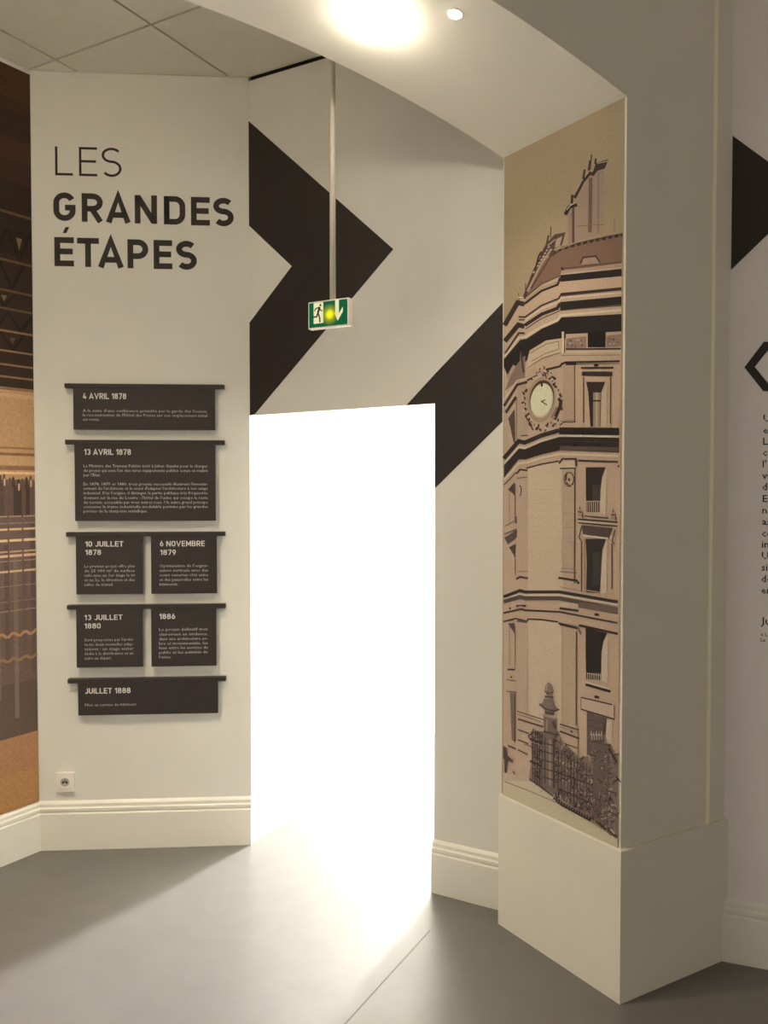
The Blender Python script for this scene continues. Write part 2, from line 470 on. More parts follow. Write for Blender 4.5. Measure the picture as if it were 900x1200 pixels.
tag(g.build('wall_arrow', 'vinyl'), 'large dark arrowhead pointing right above the bright doorway', 'wall graphic')
p1 = PB.sz(589, 355); p2 = PB.sz(476, 473.8); p3 = PB.sz(511, 571); p4 = PB.sz(589, 494)
ex = LB - .01
def ext(p, q, s): return (s, q[1] + (q[1] - p[1]) / (q[0] - p[0]) * (s - q[0]))
hz2 = zD0 + (zD1 - zD0) * p2[0] / DOORW
g = G()
tri_prism(g, PB, [[(p2[0], hz2), (DOORW, zD1), ext(p3, p4, DOORW + .0), ext(p2, p1, DOORW)][0:2] + [ext(p2, p1, DOORW)],
                  [(DOORW - .0, ext(p4, p3, DOORW)[1]), ext(p3, p4, ex), ext(p2, p1, ex), (DOORW - .0, ext(p2, p1, DOORW)[1])]])
tag(g.build('wall_arrow', 'vinyl'), 'dark diagonal band beside the doorway, cut by the pillar', 'wall graphic')
# right wall
pt = [PR.sz(*p) for p in ((852, 160), (950, 226), (850, 317))]
g = G(); tri_prism(g, PR, [[(.002, pt[0][1]), pt[1], (.002, pt[2][1])]])
tag(g.build('wall_arrow', 'vinyl'), 'dark arrow point on the lilac-grey wall right of the pillar', 'wall graphic')
c8 = [PR.sz(*p) for p in ((872.3, 430.5), (895, 400.5), (908, 400.5), (884.5, 430), (908, 459), (894.5, 458.5))]
g = G(); tri_prism(g, PR, [[c8[0], c8[1], c8[2], c8[3]], [c8[0], c8[3], c8[4], c8[5]]])
tag(g.build('wall_chevron', 'vinyl'), 'small dark left-pointing chevron above the text column at the right edge', 'wall graphic')
g = G()
def zr(x): return 850 + x / 6
rows = [('U', 634, 685, 268, 0), ('e', 730, 768, 265, 0), ('L', 800, 847, 265, 0), ('co', 885, 925, 263, 0), ("l'", 958, 1006, 262, 0), ('va', 1052, 1088, 258, 0), ('de', 1120, 1166, 258, 0)]
ys = [(380 + r[2] / 6, zr(r[3]), r[0]) for r in rows]
rows2 = [('En', 50, 262), ('n', 130, 260), ('as', 210, 258), ('ce', 292, 256), ('in', 370, 256), ('Un', 450, 256), ('si', 532, 254), ('de', 612, 252), ('en', 692, 252)]
ys += [(580 + y / 6, zr(x), t) for t, y, x in rows2]
wt = empty('wall_text', PR.p(.1, 1.6, 0))
ys += [(580 + 910 / 6, zr(250), 'Ju'), (580 + 990 / 6, zr(248), '« L'), (580 + 1030 / 6, zr(248), 'La')]
for k_, (v, u, t) in enumerate(ys):
    s, z = PR.sz(u, v); g = G()
    put_font(g, t, PR, s, z, (.0345 if k_ < 16 else .037 if k_ == 16 else .017) * K, .001, bold=.012)
    g.build('text_line', 'vinyl', wt)
tag(wt, 'column of small dark text starting at the right edge of the picture', 'lettering')

# ------------------------------------------------------------------ hanging text boards
PBo = PC.off(.030)
def row_boards(rt, rb, bb, boards, label):
    """rt, rb: rail top/bottom rows, bb: board bottom row, boards: (u0, u1, heads, lines)"""
    z1 = PBo.sz(170, rt)[1]; z0 = PBo.sz(170, rb)[1]; zb = PBo.sz(170, bb)[1]
    s0 = PBo.sz(77, 600)[0]; s1 = PBo.sz(263.4, 600)[0]
    t = empty('text_board', PC.p((s0 + s1) / 2, zb, 0))
    tag(t, label, 'text board', 'timeline boards on the title wall')
    box('rail', PC, s0, s1, z0, z1, 0.0, .032, 'board', t, .0015)
    for u0, u1, heads, lines in boards:
        a = PBo.sz(u0, 650)[0]; b = PBo.sz(u1, 650)[0]
        bo = box('board', PC, a, b, zb, z0 + .002, .018, .030, 'board', t, .001)
        gm = G()
        for txt, x0, x1, y0, y1 in heads:
            sa, za = PBo.sz(x0, y1); sb2, _ = PBo.sz(x1, y1); zt = PBo.sz(x0, y0)[1]
            q, wd = lettering_quads(txt, .155)
            put(gm, q, PBo, sa, za, (sb2 - sa) / wd, zt - za, .0008)
        o = gm.build('heading', 'print', bo)
        gm = G(); last = None
        for txt, x0, x1, yc in lines:
            if last and yc - last > 8:
                gm.build('text', 'printg', bo); gm = G()
            last = yc
            sa, za = PBo.sz(x0, yc + 1.35); sb2, _ = PBo.sz(x1, yc)
            put_font(gm, txt, PBo, sa, za, .0185 * K, .0008, fit=sb2 - sa)
        if gm.v: gm.build('text', 'printg', bo)
    return t
def L(y0, xs, vals, txts, sc_=4.09, lasts=None):
    out = []
    for i, (v, t) in enumerate(zip(vals, txts)):
        x1 = xs[1]
        if lasts and i in lasts: x1 = lasts[i]
        out.append((t, xs[0], x1, y0 + v / sc_))
    return out
row_boards(450, 455, 503.7, [(87.6, 252.9, [('4 AVRIL 1878', 97.4, 148, 460.6, 467.4)],
    L(430, (97, 243), (210, 231, 252), ["A la suite d'une conférence présidée par le garde des Sceaux,", "la reconstruction de l'Hôtel des Postes sur son emplacement initial", "est votée."], lasts={2: 117}))],
    'dark board headed 4 AVRIL 1878 hanging from its rail, topmost of the text boards')
row_boards(515.6, 521, 610.4, [(88.4, 253, [('13 AVRIL 1878', 98.7, 153.5, 526.2, 532.9)],
    L(430, (98, 243.5), (475, 497, 519, 562, 583, 605, 628, 650, 671, 692),
      ["Le Ministre des Travaux Publics écrit à Julien Guadet pour le charger", "du projet qui sera l'un des rares équipements publics conçu et réalisé", "par l'État.",
       "En 1878, 1879 et 1880, trois projets successifs illustrent l'investis-", "sement de l'architecte et le souci d'adapter l'architecture à son usage",
       "industriel. Dès l'origine, il distingue la partie publique très fréquentée", "donnant sur la rue du Louvre - l'hôtel de l'usine qui occupe le reste",
       "du terrain, accessible par trois autres rues. Un autre grand principe", "concerne la trame industrielle modulable permise par les grandes", "portées de la charpente métallique."], lasts={2: 118, 9: 173}))],
    'tallest dark board headed 13 AVRIL 1878, with the longest text')
row_boards(623.4, 628.5, 696, [(88.9, 167.1, [('10 JUILLET', 100, 144.6, 634.4, 640.6), ('1878', 100, 118.6, 644.2, 650.4)],
    L(610, (99, 158), (220, 242, 264, 286, 308), ["Le premier projet offre plus", "de 25 000 m² de surface", "utile avec au 1er étage le tri", "et au 2e, la direction et des", "salles de travail."], lasts={4: 133})),
    (176.9, 253.9, [('6 NOVEMBRE', 187.4, 240, 633.9, 640.3), ('1879', 187.6, 206.2, 644.2, 650.4)],
    L(610, (187, 244), (218, 240, 262, 284, 306), ["Optimisation de l'organi-", "sation verticale avec des", "cours ouvertes côté usine", "et des passerelles entre les", "bâtiments."], lasts={4: 209}))],
    'rail with two dark boards headed 10 JUILLET 1878 and 6 NOVEMBRE 1879')
row_boards(708.5, 713.6, 781.3, [(88.4, 166.1, [('13 JUILLET', 99, 143.6, 720.6, 726.7), ('1880', 99, 118, 730.5, 736.6)],
    L(610, (99, 156.5), (573, 595, 617, 639, 661), ["Sont proposées par l'archi-", "tecte deux nouvelles adap-", "tations : un étage entier", "dédié à la distribution et un", "autre au départ."], lasts={4: 131})),
    (176.4, 252.9, [('1886', 186.7, 205.4, 719.3, 725.5)],
    L(610, (186.5, 243.5), (523, 546, 568, 590, 611, 633, 655), ["Le projet définitif met", "clairement en évidence,", "dans une architecture so-", "bre et monumentale, les", "liens entre les services du", "public et les activités de", "l'usine."], lasts={6: 201}))],
    'rail with two dark boards headed 13 JUILLET 1880 and 1886')
row_boards(794.6, 799.6, 837.2, [(89.6, 254.4, [('JUILLET 1888', 99.6, 153, 806.6, 813)],
    L(610, (99.6, 159.6), (885,), ["Mise en service du bâtiment"]))],
    'low dark board headed JUILLET 1888, lowest of the text boards')

# ------------------------------------------------------------------ wall socket
s, z = PC.sz(77.2, 915.7); w = PC.sz(87.8, 915)[0] - s; hh = z - PC.sz(77, 927)[1]
so = tag(empty('wall_socket', PC.p(s, z, 0)), 'white square electric socket low on the wall above the baseboard', 'socket')
box('plate', PC, s - w, s + w, z - hh, z + hh, 0, .016, 'plastic', so, .002)
def disc(name, pl, cs, cz, r, o0, o1, m, parent, n=20, bev=0):
    g = G(); g.prism([pl.p(cs + r * math.cos(2 * math.pi * i / n), cz + r * math.sin(2 * math.pi * i / n), o0) for i in range(n)], v3(pl.N, 0) * (o1 - o0))
    return g.build(name, m, parent)
def ring(name, pl, cs, cz, r0, r1, o0, o1, m, parent, n=24):
    g = G(); vs = []
    for i in range(n):
        c, sn = math.cos(2 * math.pi * i / n), math.sin(2 * math.pi * i / n)
        vs += [pl.p(cs + r1 * c, cz + r1 * sn, o0), pl.p(cs + r1 * c, cz + r1 * sn, o1), pl.p(cs + r0 * c, cz + r0 * sn, o1), pl.p(cs + r0 * c, cz + r0 * sn, o0)]
    fs = []
    for i in range(n):
        j = (i + 1) % n
        for k in range(4): fs.append((4 * i + k, 4 * j + k, 4 * j + (k + 1) % 4, 4 * i + (k + 1) % 4))
    g.add(vs, fs); return g.build(name, m, parent)
ring('socket_rim', PC, s, z, w * .52, w * .66, .016, .020, 'plastic', so)
disc('socket_well', PC, s, z, w * .52, .016, .0165, 'printg', so)
for dx in (-.22, .22): disc('contact_hole', PC, s + dx * w, z - .05 * hh, w * .09, .0165, .0172, 'dark', so, 12)
disc('ground_pin', PC, s, z + .25 * hh, w * .1, .0165, .026, 'metal', so, 12)
box('well_shadow_slot', PC, s - w * .3, s + w * .3, z + .02 * hh, z + .12 * hh, .0165, .017, 'dark', so).name = 'well_shade_strip'  # dark strip painting the shade inside the socket well

# ------------------------------------------------------------------ hanging exit sign
dsg = 3.22
cpt = ray(384.5, 367.5); cpt = cpt * (dsg / cpt.y)
SG = Plane(Vector((cpt.x, cpt.y)), PB.D)
zc = H + cpt.z
SW, SH, SD_ = .0925, .0525, .030
ex = tag(empty('exit_sign', v3(SG.P, zc)), 'green illuminated exit sign hanging from the ceiling on a thin tube', 'exit sign')
box('housing', SG, -SW, SW, zc - SH, zc + SH, -SD_, 0, 'plastic', ex, .002)
m = bpy.data.materials.new('sign_face'); m.use_nodes = True; nt = m.node_tree; nt.nodes.clear()
out = nt.nodes.new('ShaderNodeOutputMaterial'); em = nt.nodes.new('ShaderNodeEmission'); geo = nt.nodes.new('ShaderNodeNewGeometry')
vd = nt.nodes.new('ShaderNodeVectorMath'); vd.operation = 'DISTANCE'
lamp = SG.p(.008, zc - .004, .001); vd.inputs[1].default_value = lamp
nt.links.new(geo.outputs['Position'], vd.inputs[0])
def sign_mat(name, base, k):
    m = bpy.data.materials.new(name); m.use_nodes = True; nt = m.node_tree; nt.nodes.clear()
    out = nt.nodes.new('ShaderNodeOutputMaterial'); em = nt.nodes.new('ShaderNodeEmission'); geo = nt.nodes.new('ShaderNodeNewGeometry')
    vd = nt.nodes.new('ShaderNodeVectorMath'); vd.operation = 'DISTANCE'; vd.inputs[1].default_value = lamp
    nt.links.new(geo.outputs['Position'], vd.inputs[0])
    cr = nt.nodes.new('ShaderNodeValToRGB')
    e = cr.color_ramp.elements
    e[0].position = 0; e[0].color = (1.0, .95, .02, 1)
    e[1].position = .042; e[1].color = (*base, 1)
    x = cr.color_ramp.elements.new(.010); x.color = (1.0, .9, .01, 1)
    x = cr.color_ramp.elements.new(.022); x.color = tuple(k * c + (1 - k) * d for c, d in zip((.75, .72, .01), base)) + (1,)
    nt.links.new(vd.outputs['Value'], cr.inputs[0]); nt.links.new(cr.outputs[0], em.inputs[0]); em.inputs[1].default_value = .34; nt.links.new(em.outputs[0], out.inputs[0])
    return m
bpy.data.materials.remove(m)
msf = sign_mat('sign_green', lin((22, 92, 55)), .35)
msw = sign_mat('sign_white', lin((232, 222, 178)), .7)
mdk = mat('sign_black_green', (18, 50, 32), .5)
fc = box('face', SG, -SW + .005, SW - .005, zc - SH + .005, zc + SH - .005, 0, .001, msf, ex)
X0, Y0, X1, Y1 = 192, 208, 608, 472
def sp(x, y):   # picture coordinates of the face -> plane
    fx = (x - 400) / 208 * (SW - .004)
    yc = 350 - (x - 400) * .105
    return (fx, -(y - yc) / 136 * (SH - .002) + zc)
def flat(name, polys, o, m, parent):
    g = G()
    for p in polys: g.add([SG.p(a, b, o) for a, b in p], [tuple(range(len(p)))])
    return g.build(name, m, parent)
flat('door_pictogram', [[sp(245, 240), sp(350, 230), sp(350, 445), sp(245, 458)]], .0016, msw, fc)
flat('arrow', [[sp(478, 206), sp(518, 202), sp(518, 350), sp(505, 425), sp(478, 345)], [sp(462, 330), sp(478, 345), sp(505, 425)], [sp(505, 425), sp(518, 350), sp(560, 280), sp(560, 330)]], .0016, msw, fc)
man = []
for pl_, wd in (([(312, 280), (292, 345)], 22), ([(292, 340), (312, 395), (314, 440)], 15), ([(292, 340), (278, 383), (245, 386)], 15), ([(308, 285), (268, 298), (256, 325)], 12), ([(308, 295), (326, 318), (342, 322)], 12)):
    man += [[sp(p.x, p.y) for p in q] for q in ribbon(pl_, wd)]
man.append([sp(x, y) for x, y in ell(320, 262, 11, 12, n=12)[:-1]])
flat('running_figure', man, .0022, mdk, fc)
g = G(); n = 12
tc = v3(SG.P, 0) + v3(SG.D, 0) * .012 - v3(SG.N, 0) * SD_ / 2
g.prism([tc + Vector((.0118 * math.cos(2 * math.pi * i / n), .0118 * math.sin(2 * math.pi * i / n), zc + SH - .001)) for i in range(n)], (0, 0, CEIL - zc - SH))
g.build('tube', 'pole', ex, True)
g = G(); g.prism([tc + Vector((.035 * math.cos(2 * math.pi * i / 20), .035 * math.sin(2 * math.pi * i / 20), CEIL - .02)) for i in range(20)], (0, 0, .0195))
g.build('ceiling_rose', 'pole', ex)

# ------------------------------------------------------------------ recessed spotlights in the arch
def arch_hit(u, v):
    r = ray(u, v); t = 1.0
    nF = PF.N
    for _ in range(60):
        p = Vector((r.x * t, r.y * t))
        w_ = p - J0                      # solve s along FD with the oblique depth axis
        den = FD.x * TH.y - FD.y * TH.x
        s_ = (w_.x * TH.y - w_.y * TH.x) / den
        t = (arch_z(s_) - H) / r.z
    p = Vector((r.x * t, r.y * t, arch_z(s_)))
    dz = (arch_z(s_ + .01) - arch_z(s_ - .01)) / .02
    tang = Vector((FD.x, FD.y, dz)).normalized()
    nrm = tang.cross(v3(TH, 0)).normalized()
    if nrm.z > 0: nrm = -nrm
    return p, nrm
def downlight(u, v, r_, power, strength, label, aim=None, glow=(1, .90, .72), pos=None, dm=1.0, cone=110, col=(1, .85, .63)):
    p, nrm = pos if pos else arch_hit(u, v)
    t = tag(empty('recessed_spotlight', p), label, 'spotlight', 'recessed spotlights')
    ax = nrm.orthogonal().normalized(); ay = nrm.cross(ax)
    def circ(rr, o, n=28): return [p + ax * rr * math.cos(2 * math.pi * i / n) + ay * rr * math.sin(2 * math.pi * i / n) + nrm * o for i in range(n)]
    n = 28; rings = [circ(r_ * 1.2, -.001), circ(r_ * 1.2, .0012), circ(r_ * 1.06, .0016), circ(r_ * 1.0, .0016)]
    g = G(); g.add(sum(rings, []), [(k * n + i, k * n + (i + 1) % n, (k + 1) * n + (i + 1) % n, (k + 1) * n + i) for k in range(3) for i in range(n)])
    g.build('trim_ring', 'trimw', t, True)
    dome = [circ(r_ * 1.06, 0)] + [circ(r_ * math.cos(math.radians(a)), dm * r_ * math.sin(math.radians(a))) for a in (0, 25, 50, 72)]  # dome swollen by dm: stands in for glare and grazes light around
    g = G(); g.add(sum(dome, []), [(k * n + i, k * n + (i + 1) % n, (k + 1) * n + (i + 1) % n, (k + 1) * n + i) for k in range(4) for i in range(n)] + [tuple(range(4 * n, 5 * n))])
    g.build('lamp_lens', emit('lamp_glow', glow, strength), t, True)
    ld = bpy.data.lights.new('spotlight_beam', 'SPOT'); ld.energy = power; ld.color = col
    ld.spot_size = math.radians(cone); ld.spot_blend = .9; ld.shadow_soft_size = .04
    lo = bpy.data.objects.new('spotlight_beam', ld); COL.objects.link(lo)
    d = (aim - p).normalized() if aim else nrm
    lo.location = p + nrm * (.006 + dm * r_) ; lo.rotation_euler = d.to_track_quat('-Z', 'Y').to_euler()
    lo.parent = t; lo.matrix_parent_inverse = t.matrix_basis.inverted()
    return t
downlight(440, 20, .052, SPOT_BIG, 38, 'large glaring spotlight set in the underside of the arch')
downlight(533.5, 16.5, .0215, SPOT_SMALL, 8, 'small spotlight set in the underside of the arch near its front edge', dm=.3, aim=PB.p(LB * .9, .7), cone=85)
for x, y, lab in ((-1.35, 2.45, 'added unseen spotlight in the tiled ceiling nearest the title wall'), (-2.15, 2.0, 'added unseen spotlight in the tiled ceiling near the hall photograph')):
    downlight(0, 0, .045, ADDED_CEILING_SPOT, 30, lab, pos=(Vector((x, y, CEIL - .001)), Vector((0, 0, -1))), dm=.75, cone=112)  # unseen ceiling lamps added to brighten the walls and tiles

# ------------------------------------------------------------------ photographic prints (flat coloured print)
class Print:
    def __init__(s, pl, conv, step=.000005, tint=(1, 1, 1)): s.tint = tint; s.pl = pl; s.conv = conv; s.v = []; s.f = []; s.c = []; s.o = .0012; s.step = step
    def poly(s, pts, col, raw=False):
        n = len(s.v)
        for p in pts:
            a = p if raw else s.pl.sz(*s.conv(*p))
            s.v.append(s.pl.p(a[0], a[1], s.o))
        s.f.append(tuple(range(n, n + len(pts)))); s.c.append(tuple(a * b for a, b in zip(lin(col), s.tint))); s.o += s.step
    def line(s, pts, w, col):
        o = s.o
        for q in ribbon(pts, w): s.poly([(p.x, p.y) for p in q], col); s.o = o
        s.o += s.step
    def build(s, name, m):
        me = bpy.data.meshes.new(name); me.from_pydata([tuple(v) for v in s.v], [], s.f)
        at = me.attributes.new('tint', 'FLOAT_COLOR', 'FACE')
        for i, c in enumerate(s.c): at.data[i].color = (*c, 1)
        me.materials.append(M[m])
        o = bpy.data.objects.new(name, me); COL.objects.link(o); return o
rnd = random.Random(4)
SKY = (171, 143, 110); ST = (196, 160, 132); STL = (206, 175, 144); STD = (178, 142, 120)
DK = (46, 34, 30); MD = (112, 86, 74); ROOF = (132, 97, 78); LT = (216, 190, 160); GR = (206, 181, 148)
Y0C = [0]
P = Print(PJ, lambda x, y: (585 + x / 6, Y0C[0] + y / 6), tint=(.92, 1.08, 1.25))
# print edges on the jamb plane
sA = .006; sBm = (J0 - J1).length - .009
zTop = min(arch_z(0) - .0005, 9); zBot = ZL + .002
P.poly([(sA, zBot + .004), (sBm, zBot + .012), (sBm, zTop), (sA, zTop)], SKY, raw=True)
def edgeR(v): return 0
RX = (730 - 585) * 6
def poly(pts, c): P.poly(pts, c)
def line(pts, w, c): P.line(pts, w, c)
# --- facade base stone
Y0C[0] = 290
base_top = [(38, 560), (130, 385), (185, 345), (430, 190), (864, 105)]
poly(base_top + [(853, 1500), (843, 2500), (838, 4060), (450, 3900), (32, 3740), (34, 2000)], ST)
# --- roof
poly([(190, 355), (190, 300), (270, 140), (370, 45), (450, 0), (560, -25), (700, -60), (870, -90), (864, 112), (440, 165), (430, 205), (300, 260)], ROOF)
# --- chimneys
Y0C[0] = 170
poly([(480, 700), (480, 470), (520, 400), (545, 380), (625, 240), (660, 205), (742, 170), (736, 625), (640, 650)], (166, 135, 112))
line([(522, 440), (522, 690)], 18, (96, 70, 60)); line([(645, 230), (640, 615)], 26, (120, 90, 78)); line([(500, 480), (500, 700)], 20, (160, 124, 106))
line([(700, 190), (698, 620)], 14, (150, 116, 100))
line([(545, 570), (735, 560)], 5, (130, 100, 86))
line([(466, 490), (495, 435), (548, 418)], 26, DK); line([(478, 455), (500, 425), (540, 405)], 6, LT)
line([(530, 372), (590, 255), (635, 200), (668, 205)], 26, (66, 48, 42)); line([(525, 355), (585, 245), (630, 190)], 6, (190, 160, 130))
poly([(655, 205), (682, 125), (770, 100), (745, 165), (692, 182), (668, 215)], (62, 46, 40)); line([(690, 130), (768, 112)], 8, (170, 138, 116))
for a, b, w in (((652, 65), (640, 175), 9), ((682, 95), (676, 135), 14), ((516, 350), (512, 412), 18), ((603, 172), (592, 240), 16), ((366, 575), (362, 650), 7), ((348, 635), (332, 720), 12), ((812, 520), (812, 610), 3), ((640, 110), (630, 180), 14)):
    line([a, b], w, (70, 52, 46))
poly([(288, 780), (330, 695), (392, 628), (468, 613), (445, 700), (385, 735), (368, 780)], (86, 64, 54))
poly([(392, 725), (402, 662), (446, 640), (428, 708)], (178, 146, 122)); line([(310, 775), (350, 700), (395, 665)], 8, (176, 146, 120))
line([(365, 775), (450, 722), (560, 697), (700, 662), (870, 630)], 22, (74, 54, 46))
for i in range(22):
    x = 380 + i * 22; y = 765 - (x - 365) * .30 + max(0, (x - 560)) * .09
    poly([(x, y), (x + 12, y - 3), (x + 12, y - 20), (x, y - 17)], (120, 92, 78) if i % 2 else DK)
line([(380, 745), (560, 680), (870, 612)], 7, (170, 140, 116))
# --- roof slope and dormer
Y0C[0] = 290
line([(345, -10), (250, 165), (175, 360)], 22, (74, 54, 46)); line([(370, 10), (290, 130), (200, 310)], 14, (176, 144, 120)); line([(390, 20), (310, 150), (225, 290)], 12, (92, 68, 58))
for i in range(9): line([(240 + i * 13, 180 - i * 22), (252 + i * 13, 168 - i * 22)], 9, (196, 164, 138))
line([(255, 160), (280, 60), (300, 30)], 12, DK)
poly([(580, 120), (596, 78), (678, 68), (706, 110)], (170, 136, 116)); line([(572, 112), (592, 70), (682, 60), (712, 108)], 8, DK)
line([(440, 150), (862, 103)], 7, (90, 62, 52)); line([(440, 172), (862, 128)], 20, (176, 142, 120))
line([(430, 200), (300, 255), (190, 350)], 7, (90, 66, 56)); line([(440, 140), (452, 160)], 14, DK)
# --- cornice bands
poly([(864, 150), (432, 195), (432, 242), (864, 202)], (40, 30, 28))
line([(432, 212), (412, 262), (300, 305), (178, 398)], 16, (48, 36, 32)); line([(418, 240), (300, 285), (185, 375)], 5, (150, 118, 100))
line([(862, 286), (440, 326), (420, 360), (300, 408), (185, 490), (138, 488)], 12, (58, 40, 36)); line([(862, 296), (440, 338)], 12, (64, 46, 40))
line([(862, 318), (440, 355), (415, 385), (300, 430), (185, 510)], 10, LT)
poly([(862, 344), (430, 384), (430, 446), (862, 412)], (42, 32, 29))
line([(432, 395), (410, 428), (300, 470), (182, 548)], 24, (52, 39, 35)); line([(430, 445), (300, 500), (185, 575)], 6, (60, 44, 39))
line([(862, 404), (432, 446)], 5, (130, 100, 86))
line([(862, 440), (432, 478), (415, 510), (300, 558), (180, 632)], 16, LT)
poly([(862, 468), (440, 492), (415, 522), (300, 572), (195, 642), (150, 650), (35, 785), (35, 840), (60, 900), (150, 850), (200, 790), (215, 725), (330, 655), (430, 640), (470, 640), (470, 610), (862, 590)], (42, 33, 30))
line([(40, 548), (132, 388), (180, 400)], 34, (60, 46, 40)); line([(42, 660), (136, 545), (180, 556)], 34, (58, 43, 38)); line([(44, 745), (140, 602), (182, 604)], 14, (70, 52, 45)); line([(40, 770), (140, 634), (182, 630)], 14, LT)
line([(140, 510), (182, 508)], 10, (80, 60, 52)); line([(138, 320), (142, 380)], 5, (70, 54, 46)); line([(188, 250), (186, 340)], 6, (80, 60, 52)); line([(130, 350), (175, 352)], 7, LT)
# attic: curved panel, reliefs, opening
poly([(205, 790), (220, 725), (330, 655), (430, 642), (432, 735), (300, 780), (200, 860)], STL)
line([(218, 745), (330, 680), (420, 660), (422, 715), (330, 745), (230, 800)], 5, (120, 92, 78))
line([(450, 592), (450, 742)], 16, LT); line([(462, 600), (462, 740)], 6, DK); line([(155, 738), (155, 800)], 14, (150, 120, 102))
poly([(472, 640), (615, 625), (615, 705), (472, 712)], (150, 118, 100)); poly([(756, 620), (860, 610), (860, 700), (756, 702)], (150, 118, 100))
for i in range(34):
    x = rnd.choice([rnd.uniform(480, 600), rnd.uniform(765, 850)]); y = rnd.uniform(640, 695)
    line([(x, y), (x + rnd.uniform(-14, 14), y + rnd.uniform(-10, 10))], 6, rnd.choice([LT, DK, MD, (196, 166, 140)]))
poly([(625, 590), (752, 590), (750, 702), (625, 702)], (30, 24, 23))
line([(470, 716), (858, 712)], 12, (70, 52, 45)); line([(470, 735), (858, 730)], 16, STL)
# --- clock storey
Y0C[0] = 410
line([(200, 215), (270, 180)], 12, (56, 42, 36)); line([(330, 140), (430, 116), (445, 98), (470, 88), (850, 80)], 14, (56, 42, 36)); line([(470, 100), (545, 100)], 14, (50, 36, 32))
line([(440, 40), (850, 36)], 5, (140, 110, 94)); line([(200, 130), (300, 60), (430, 20)], 5, (130, 100, 86))
poly([(40, 290), (100, 140), (160, 60), (185, 40), (185, 200), (120, 230)], (140, 110, 96)); line([(60, 200), (110, 110)], 22, (176, 146, 124)); line([(155, 20), (175, 160)], 14, (80, 60, 54))
line([(36, 395), (130, 245), (200, 226)], 18, (64, 48, 42)); line([(36, 350), (130, 215), (200, 200)], 8, LT); line([(46, 445), (122, 330)], 22, (70, 52, 46)); line([(50, 415), (110, 320)], 6, LT)
poly([(66, 480), (112, 415), (116, 650), (104, 650)], (92, 70, 62)); poly([(40, 430), (66, 470), (70, 690), (40, 720)], (188, 156, 130))
poly([(130, 260), (200, 240), (205, 590), (130, 640)], (184, 152, 124)); line([(124, 330), (124, 630)], 6, (120, 92, 80)); line([(155, 604), (205, 602)], 8, (70, 52, 46))
poly([(450, 122), (530, 122), (530, 505), (450, 505)], (184, 150, 122)); line([(533, 110), (533, 505)], 7, (84, 60, 52))
line([(428, 530), (458, 507), (540, 506)], 8, (70, 52, 46)); line([(430, 500), (540, 492)], 4, (130, 100, 86))
# clock
poly([(300 + 100 * math.cos(a) + 12 * math.sin(a), 350 - 160 * math.sin(a)) for a in [i * math.pi / 16 for i in range(32)]], (176, 142, 116))
poly([(302 + 86 * math.cos(a) + 12 * math.sin(a), 345 - 132 * math.sin(a)) for a in [i * math.pi / 16 for i in range(32)]], (74, 54, 46))
poly([(302 + 80 * math.cos(a) + 12 * math.sin(a), 356 - 122 * math.sin(a)) for a in [i * math.pi / 16 for i in range(32)]], (206, 184, 148))
poly([(300 + 74 * math.cos(a) + 12 * math.sin(a), 352 - 112 * math.sin(a)) for a in [i * math.pi / 16 for i in range(32)]], (222, 208, 168))
line([(296, 360), (340, 388)], 8, (70, 60, 48)); line([(298, 364), (328, 352)], 7, (70, 60, 48)); line([(302, 228), (302, 258)], 14, (52, 38, 32))
for i in range(92):
    a = rnd.uniform(0, 2 * math.pi); k = rnd.uniform(1.0, 1.22)
    if .45 < a / math.pi < .55: continue
    x = 305 + 118 * k * math.cos(a); y = 360 - 178 * k * math.sin(a)
    if -0.3 < math.cos(a) < .0 and math.sin(a) > 0: continue
    x = max(175, min(440, x)); y = max(115, min(570, y))
    w = rnd.uniform(8, 18)
    line([(x, y), (x + rnd.uniform(-16, 16), y + rnd.uniform(-22, 22))], w, rnd.choice([(58, 42, 36), (72, 52, 44), (92, 68, 58), (208, 176, 146), STL, (60, 44, 38)]))
for i in range(26):
    x = rnd.uniform(275, 340); y = rnd.uniform(118, 200)
    line([(x, y), (x + rnd.uniform(-14, 14), y + rnd.uniform(-20, 20))], 9, rnd.choice([(66, 48, 42), (206, 176, 146), (110, 84, 72)]))
line([(400, 470), (432, 400), (438, 350)], 24, (62, 46, 40)); line([(185, 460), (235, 540)], 10, (74, 54, 46)); line([(372, 480), (410, 400)], 16, (150, 120, 100))
# window 1
line([(578, 128), (808, 126)], 14, (62, 46, 40)); line([(575, 145), (810, 143)], 12, STL); line([(585, 168), (800, 170)], 30, (58, 43, 37)); line([(670, 108), (700, 108)], 18, DK)
line([(597, 190), (597, 510)], 8, (90, 66, 56)); line([(787, 190), (785, 520)], 8, (90, 66, 56)); line([(545, 100), (850, 96)], 6, (110, 84, 72))
poly([(615, 225), (748, 225), (722, 300), (715, 540), (645, 540), (630, 300)], (56, 42, 36)); poly([(664, 300), (716, 300), (712, 540), (664, 540)], (160, 130, 106)); line([(690, 300), (688, 540)], 16, (190, 160, 130)); line([(635, 358), (716, 358)], 11, (52, 38, 32)); line([(652, 300), (650, 540)], 10, (44, 32, 28))
poly([(722, 300), (760, 230), (760, 540), (716, 540)], (204, 172, 144))
